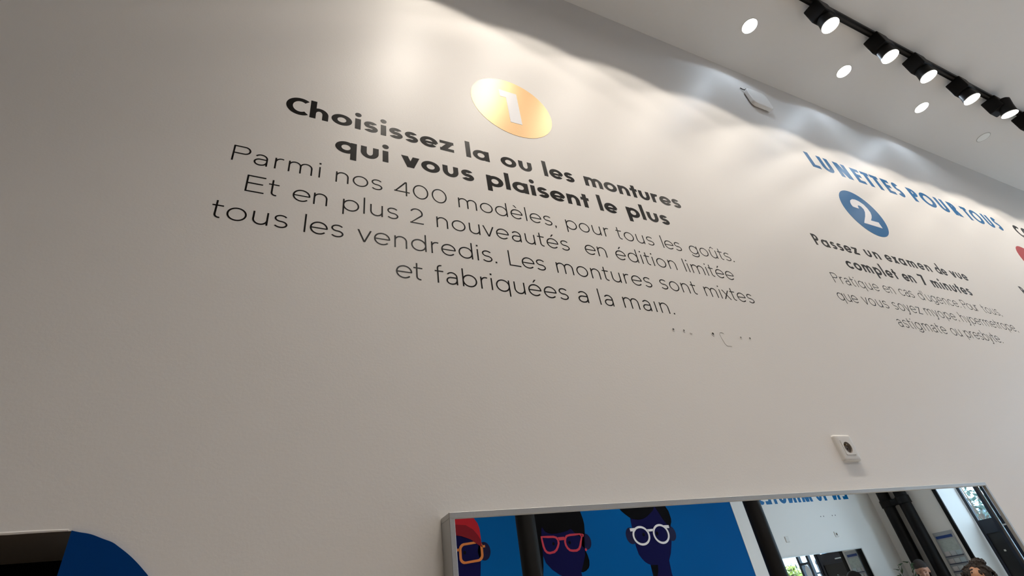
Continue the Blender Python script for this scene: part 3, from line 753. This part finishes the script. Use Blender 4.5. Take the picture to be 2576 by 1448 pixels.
# iron columns and pipes
def column(x, y, r, name, label, cat, group=None):
    root = empty(name, (x, y, 0)); tag(root, label, cat, group)
    bm = bmesh.new(); lathe(bm, [(r, 0), (r, ZC - .02)], 40); build('shaft', bm, M_black, root, smooth=True)
    bm = bmesh.new(); lathe(bm, [(r * 1.7, 0), (r * 1.7, .08), (r * 1.25, .16), (r, .2)], 40, cap=False); build('base', bm, M_black, root, smooth=True)
    bm = bmesh.new(); lathe(bm, [(r, ZC - .3), (r * 1.3, ZC - .22), (r * 1.6, ZC - .1), (r * 1.9, ZC - .02)], 40, cap=False); build('capital', bm, M_black, root, smooth=True)
    return root
column(2.02, -3.09, .079, 'iron_column', 'round black column reflected in front of the blue mural', 'column', 'iron columns in the shop')
column(4.62, -3.09, .082, 'iron_column', 'round black column reflected just right of the blue mural', 'column', 'iron columns in the shop')
for x, y, r, lab in ((9.595, -4.705, .088, 'black wall pipe nearest the corner, reflected behind the person in the beanie'), (9.595, -4.43, .088, 'black wall pipe farther from the corner, reflected beside the notice board')):
    root = empty('wall_pipe', (x, y, 0)); tag(root, lab, 'pipe', 'pair of black pipes')
    bm = bmesh.new(); lathe(bm, [(r, .01), (r, 3.9)], 36); build('pipe_body', bm, M_black, root, smooth=True)
    bm = bmesh.new(); lathe(bm, [(r, CAM_Z + .86), (r * 1.16, CAM_Z + .865), (r * 1.16, CAM_Z + .975), (r, CAM_Z + .98)], 36, cap=False); build('pipe_collar', bm, M_black, root, smooth=True)
    if y > -4.5: build('linking_strap', B(-.05, .05, -.20, -.06, CAM_Z + .87, CAM_Z + .965, bevel=.004), M_black, root)

# notice board on the window wall
nb = empty('notice_board', (XF, -4.185, CAM_Z)); tag(nb, 'pale notice board with a blue heading strip, reflected beside the black pipes', 'notice board')
build('backing', B(-.014, -.001, -.145, .145, -.40, .385, bevel=.003), mat('notice_grey', (.36, .38, .40), .5), nb)
build('heading', B(-.017, -.013, -.125, .115, .295, .333), mat('heading_blue', (.012, .045, .20), .5), nb)
build('sheet', B(-.017, -.013, -.118, .125, .085, .275), mat('pale_green_sheet', (.42, .47, .45), .5, noise=.25, scale=28), nb)
for z in (.045, -.055, -.155, -.255):
    build('leaflet_rail', B(-.034, -.012, -.125, .130, z, z + .012), mat('rail_blue_grey', (.05, .06, .10), .5), nb)
    for k in range(3): build('leaflet', B(-.022, -.017, -.115 + k * .082, -.115 + k * .082 + .07, z + .012, z + .075), mat('leaflet_paper', (.55 - .06 * k, .52, .52 + .02 * k), .6), nb)

# potted plant in the corner
pl = empty('potted_plant', (8.60, -4.40, 0)); tag(pl, 'leafy green potted plant reflected left of the person in the beanie', 'plant')
bm = bmesh.new(); lathe(bm, [(.13, 0), (.17, .34), (.18, .34), (.18, .37), (.15, .37), (.15, .33), (0, .33)], 32, cap=False); build('pot', bm, mat('pot_grey', (.3, .3, .3), .6), pl, smooth=True)
rnd = random.Random(3); bs = bmesh.new(); bl = bmesh.new()
for i in range(15):
    a = rnd.uniform(0, 2 * PI); h = rnd.uniform(1.25, 1.70); r = rnd.uniform(.04, .20)
    P = [Vector((.03 * math.cos(a), .03 * math.sin(a), .33)), Vector((.4 * r * math.cos(a), .4 * r * math.sin(a), .33 + (h - .33) * .5)), Vector((r * math.cos(a), r * math.sin(a), h))]
    tube(bs, P, [.009, .007, .003], 6)
    for k in range(34):
        t = .25 + .75 * k / 33; p = P[0] * (1 - t) ** 2 + P[1] * 2 * t * (1 - t) + P[2] * t * t
        d = Vector((rnd.uniform(-1, 1), rnd.uniform(-1, 1), rnd.uniform(-.1, .8))).normalized(); s = d.cross(Vector((rnd.uniform(-1, 1), rnd.uniform(-1, 1), 1))).normalized(); L = rnd.uniform(.06, .10); n = d.cross(s) * .012
        v = [bl.verts.new(q) for q in (p, p + d * L * .35 + s * L * .2 + n, p + d * L * .7 + s * L * .15, p + d * L, p + d * L * .7 - s * L * .15, p + d * L * .35 - s * L * .2 + n)]
        bl.faces.new(v[:4]); bl.faces.new((v[0], v[3], v[4], v[5]))
build('stems', bs, mat('stem_brown', (.10, .075, .045), .7), pl); build('foliage', bl, mat('leaf_green', (.035, .070, .030), .45, noise=.4, scale=30), pl)

# ------------------------------------------------------------------ people
def caps(bm, a, b, ra, rb, n=16):
    a, b = Vector(a), Vector(b); d = b - a
    q = d.to_track_quat('Z', 'Y').to_matrix().to_4x4() if d.length > 1e-6 else Matrix()
    bmesh.ops.create_cone(bm, segments=n, radius1=ra, radius2=rb, depth=max(d.length, 1e-4), cap_ends=True, matrix=Matrix.Translation((a + b) / 2) @ q)
    for p, r in ((a, ra), (b, rb)): bmesh.ops.create_uvsphere(bm, u_segments=n, v_segments=10, radius=r, matrix=Matrix.Translation(p))
def blob(bm, c, rx, ry, rz, n=20, rot=None):
    m = Matrix.Translation(c) @ (rot or Matrix()) @ Matrix.Diagonal((rx, ry, rz, 1)); bmesh.ops.create_uvsphere(bm, u_segments=n, v_segments=n // 2 + 2, radius=1, matrix=m)
def fuse(name, bm, m, parent, voxel=.008, sm=6):
    me = bpy.data.meshes.new(name + '_raw'); bm.to_mesh(me); bm.free()
    o = bpy.data.objects.new(name + '_raw', me); COL.objects.link(o)
    r = o.modifiers.new('r', 'REMESH'); r.mode = 'VOXEL'; r.voxel_size = voxel
    s = o.modifiers.new('s', 'SMOOTH'); s.factor = .5; s.iterations = sm
    dg = bpy.context.evaluated_depsgraph_get(); nm = bpy.data.meshes.new_from_object(o.evaluated_get(dg)); nm.name = name
    bpy.data.objects.remove(o); bpy.data.meshes.remove(me)
    nm.polygons.foreach_set('use_smooth', [True] * len(nm.polygons)); nm.materials.clear()
    return link(name, nm, m, parent)
def person(loc, rz, H, skin, top, legs, label, tilt=0.0, hs=1.0):
    """standing figure, front towards +x of its own frame; H is the height of the crown"""
    root = empty('person', loc, rz); tag(root, label, 'person')
    s = H / 1.72; b = bmesh.new()
    def V(x, y, z): return Vector((x * s, y * s, z * s))
    # head, built round its own centre so that it can nod
    hc = V(.02, 0, 1.595); N = Matrix.Translation(V(0, 0, 1.50)) @ Matrix.Rotation(tilt, 4, 'Y') @ Matrix.Translation(-V(0, 0, 1.50))
    hb = bmesh.new()
    blob(hb, V(.0, 0, 1.625), .098 * s, .076 * s, .098 * s); blob(hb, V(.035, 0, 1.56), .062 * s, .058 * s, .072 * s); blob(hb, V(.055, 0, 1.515), .032 * s, .034 * s, .028 * s)
    caps(hb, V(.096, 0, 1.60), V(.118, 0, 1.568), .008 * s, .015 * s, 12)
    for y in (-1, 1):
        blob(hb, V(-.005, y * .078 * s / s, 1.59), .022 * s, .009 * s, .034 * s, 14); blob(hb, V(.072, y * .030, 1.565), .026 * s, .022 * s, .024 * s, 14)
        blob(hb, V(.086, y * .030, 1.622), .012 * s, .026 * s, .009 * s, 12)
    blob(hb, V(.090, 0, 1.530), .010 * s, .024 * s, .007 * s, 12)
    N = N @ Matrix.Translation(V(0, 0, 1.50)) @ Matrix.Scale(hs, 4) @ Matrix.Translation(-V(0, 0, 1.50))
    bmesh.ops.transform(hb, matrix=N, verts=hb.verts); tmp = bpy.data.meshes.new('t'); hb.to_mesh(tmp); hb.free(); b.from_mesh(tmp); bpy.data.meshes.remove(tmp)
    caps(b, V(-.015, 0, 1.40), V(.0, 0, 1.53), .056 * s, .052 * s)
    blob(b, V(0, 0, 1.27), .105 * s, .165 * s, .16 * s); blob(b, V(0, 0, 1.08), .098 * s, .135 * s, .15 * s); blob(b, V(-.005, 0, .93), .108 * s, .165 * s, .12 * s)
    J = {}
    for y in (-1, 1):
        sh, el, wr = V(-.01, y * .185, 1.38), V(-.03, y * .235, 1.10), V(.06, y * .245, .86)
        caps(b, V(0, y * .06, 1.40), sh, .055 * s, .056 * s); caps(b, sh, el, .050 * s, .040 * s); caps(b, el, wr, .040 * s, .027 * s)
        palm = wr + V(.025, y * .002, -.075); caps(b, wr, palm, .024 * s, .030 * s)
        for k, (L, sp) in enumerate(((.058, .020), (.066, .007), (.062, -.007), (.048, -.020))):
            p0 = palm + V(sp, 0, -.012); p1 = p0 + V(.010, -y * .006, -L * .55); caps(b, p0, p1, .0095 * s, .0088 * s, 8); caps(b, p1, p1 + V(.004, -y * .014, -L * .45), .0088 * s, .0075 * s, 8)
        t0 = wr + V(.035, -y * .008, -.03); caps(b, t0, t0 + V(.028, -y * .006, -.04), .011 * s, .009 * s, 8)
        hip, kn, an = V(0, y * .09, .90), V(.02, y * .10, .50), V(-.015, y * .105, .085)
        caps(b, hip, kn, .088 * s, .056 * s); caps(b, kn, an, .055 * s, .036 * s); caps(b, an + V(-.03, 0, -.035), an + V(.16, y * .02, -.045), .038 * s, .030 * s)
        J[y] = (sh, el, wr, hip, kn, an)
    body = fuse('body', b, skin, root, .0085 * s, 4)
    c = bmesh.new()
    blob(c, V(0, 0, 1.27), .125 * s, .185 * s, .175 * s); blob(c, V(0, 0, 1.06), .118 * s, .158 * s, .18 * s); blob(c, V(0, 0, .90), .126 * s, .178 * s, .10 * s)
    for y in (-1, 1):
        sh, el, wr = J[y][:3]; caps(c, V(0, y * .06, 1.40), sh, .068 * s, .072 * s); caps(c, sh, el, .066 * s, .055 * s); caps(c, el, el.lerp(wr, .92), .054 * s, .040 * s)
    fuse('jacket', c, top, root, .012 * s, 6)
    c = bmesh.new()
    blob(c, V(-.005, 0, .92), .120 * s, .172 * s, .11 * s)
    for y in (-1, 1):
        hip, kn, an = J[y][3:]; caps(c, hip, kn, .100 * s, .070 * s); caps(c, kn, an.lerp(kn, .08), .068 * s, .056 * s)
    fuse('trousers', c, legs, root, .012 * s, 6)
    for y in (-1, 1):
        an = J[y][5]; c = bmesh.new(); caps(c, an + V(-.035, 0, -.045), an + V(.17, y * .02, -.050), .044 * s, .035 * s); fuse('shoe', c, M_black, root, .009, 4)
        c = bmesh.new(); blob(c, N @ V(.094, y * .031, 1.597), .006 * s, .013 * s, .0045 * s, 12); build('eye', c, mat('dark_eye', (.03, .02, .015), .2), root, smooth=True)
        c = bmesh.new(); caps(c, N @ V(.101, y * .014, 1.622), N @ V(.086, y * .050, 1.622), .0036 * s, .0026 * s, 8); build('eyebrow', c, mat('brow_hair', (.12, .06, .04), .8), root, smooth=True)
    c = bmesh.new(); caps(c, N @ V(.098, -.022, 1.531), N @ V(.098, .022, 1.531), .0045 * s, .0045 * s, 8); build('lips', c, mat('lip_skin', (.30, .09, .07), .5), root, smooth=True)
    return root, N, s, V
M_skin = mat('skin_light', (.46, .23, .15), .5, noise=.06, scale=60); M_skin2 = mat('skin_tan', (.40, .19, .10), .5, noise=.06, scale=60)
p1, N, s, V = person((9.14, -4.435, 0), math.atan2(5.34, -9.14), 1.64, M_skin, mat('charcoal_cloth', (.03, .03, .035), .9), mat('dark_denim', (.02, .025, .045), .9),
                     'person in a dark beanie looking down, reflected in front of the black pipes', .22, 1.14)
c = bmesh.new(); blob(c, N @ V(-.012, 0, 1.655), .112 * s, .091 * s, .095 * s); caps(c, N @ V(-.04, 0, 1.64), N @ V(.02, 0, 1.652), .090 * s, .084 * s); 
bmesh.ops.bisect_plane(c, geom=c.verts[:] + c.edges[:] + c.faces[:], plane_co=N @ V(0, 0, 1.625), plane_no=(N.to_3x3() @ Vector((-.25, 0, 1))).normalized(), clear_inner=True)
bmesh.ops.holes_fill(c, edges=c.edges[:])
fuse('beanie', c, mat('brown_black_knit', (.035, .026, .024), .95, noise=.2, scale=200, bump=.5), p1, .006, 4)
p2, N, s, V = person((6.08, -2.19, 0), math.atan2(3.1, -6.08) + .15, 1.530, M_skin2, mat('dark_green_cloth', (.03, .04, .035), .9), mat('black_cloth', (.012, .012, .014), .9),
                     'person with brown curly hair in a bun, reflected at the lower right of the mirror', .16)
c = bmesh.new(); rnd = random.Random(5)
blob(c, N @ V(-.035, 0, 1.630), .105 * s, .115 * s, .100 * s); blob(c, N @ V(-.06, 0, 1.56), .085 * s, .125 * s, .10 * s)
for i in range(420):
    u, v = rnd.uniform(0, 2 * PI), rnd.uniform(-.75, 1); r = math.sqrt(max(0, 1 - v * v)); d = Vector((r * math.cos(u), r * math.sin(u), v))
    if d.x > .40 and d.z < .36: continue
    p = V(-.035, 0, 1.615) + Vector((d.x * .118 * s, d.y * .142 * s, d.z * .118 * s)); blob(c, N @ p, *[rnd.uniform(.008, .015) * s] * 3, 6)
for i in range(100):
    u, v = rnd.uniform(0, 2 * PI), rnd.uniform(-1, 1); r = math.sqrt(1 - v * v)
    p = V(-.060, -.045, 1.728) + Vector((r * math.cos(u), r * math.sin(u), v * .7)) * .066 * s; blob(c, N @ p, *[rnd.uniform(.008, .014) * s] * 3, 6)
blob(c, N @ V(-.060, -.045, 1.72), .062 * s, .062 * s, .05 * s)
fuse('curly_hair', c, mat('brown_curls', (.022, .013, .009), .8, noise=.6, scale=120, bump=.6), p2, .004, 1)

# ------------------------------------------------------------------ the street outside
o = struct('floor_street', B(XF + .6, 40, -25, 20, -.12, -.02), mat('pale_paving', (.40, .41, .42), .8, noise=.15, scale=2))
fe = empty('iron_fence', (13.2, -1.5, 0)); tag(fe, 'dark iron railing in the street, seen through the shop window in the far mirror', 'fence')
build('rail', B(-.02, .02, -3.5, 3.5, .25, .29), M_navy, fe); build('rail', B(-.02, .02, -3.5, 3.5, 1.78, 1.82), M_navy, fe)
for i in range(56):
    bm = bmesh.new(); y = -3.45 + i * .125; lathe(bm, [(.012, 0), (.012, 1.98), (.024, 2.02), (0, 2.12)], 8, at=(0, y, 0)); build('picket', bm, M_navy, fe)
M_leaf = mat('street_leaves', (.022, .060, .045), .5, noise=.5, scale=6); M_leaf2 = mat('yellow_green_leaves', (.30, .36, .05), .5, noise=.3, scale=6); M_bark = mat('bark', (.07, .05, .035), .9)
def tree(x, y, h, r, m, label, seed, n=1400, cz=None):
    root = empty('street_tree', (x, y, 0)); tag(root, label, 'tree'); q = random.Random(seed)
    bm = bmesh.new(); tube(bm, [(0, 0, 0), (.03, .02, h * .4), (0, 0, h * .75)], [.09, .07, .03], 10)
    for k in range(7):
        a = q.uniform(0, 2 * PI); tube(bm, [(0, 0, h * q.uniform(.4, .7)), (r * .6 * math.cos(a), r * .6 * math.sin(a), h * q.uniform(.7, .95))], [.035, .012], 6)
    build('trunk', bm, M_bark, root)
    bm = bmesh.new(); cs = [(Vector((q.uniform(-1, 1), q.uniform(-1, 1), q.uniform(-.8, .8))) * r * .8) for _ in range(12)]
    for i in range(n):
        c = q.choice(cs) + Vector((q.gauss(0, 1), q.gauss(0, 1), q.gauss(0, 1))) * r * .20 + Vector((0, 0, h * .8)); L = q.uniform(.035, .075)
        d = Vector((q.uniform(-1, 1), q.uniform(-1, 1), q.uniform(-1, 1))).normalized(); e = d.orthogonal().normalized()
        bm.faces.new([bm.verts.new(c + d * L), bm.verts.new(c + e * L * .5), bm.verts.new(c - d * L), bm.verts.new(c - e * L * .5)])
    build('foliage', bm, m, root)
tree(15.4, -6.20, 3.2, .62, M_leaf, 'green street tree behind the door pane, reflected at the right end of the mirror', 11, 450)
tree(12.6, -.22, 2.3, .28, M_leaf2, 'yellow green street tree at the left end of the far mirror', 4, 500)
bl = empty('street_building', (24, -4, 0)); tag(bl, 'pale building across the street, seen through the shop glazing', 'building')
build('facade', B(0, 3, -14, 14, 0, 9), mat('pale_render', (.62, .66, .70), .8), bl)
for i in range(8):
    for z in (1.0, 4.2):
        f = build('window_frame', B(-.06, .0, -12.6 + i * 3.2, -11.2 + i * 3.2, z, z + 2.1), M_plastic, bl); build('window_pane', B(-.075, -.06, -12.5 + i * 3.2, -11.3 + i * 3.2, z + .1, z + 2.0), mat('street_glass', (.05, .09, .13), .1), f)
build('cornice', B(-.3, .0, -14, 14, 3.4, 3.6), M_plastic, bl)
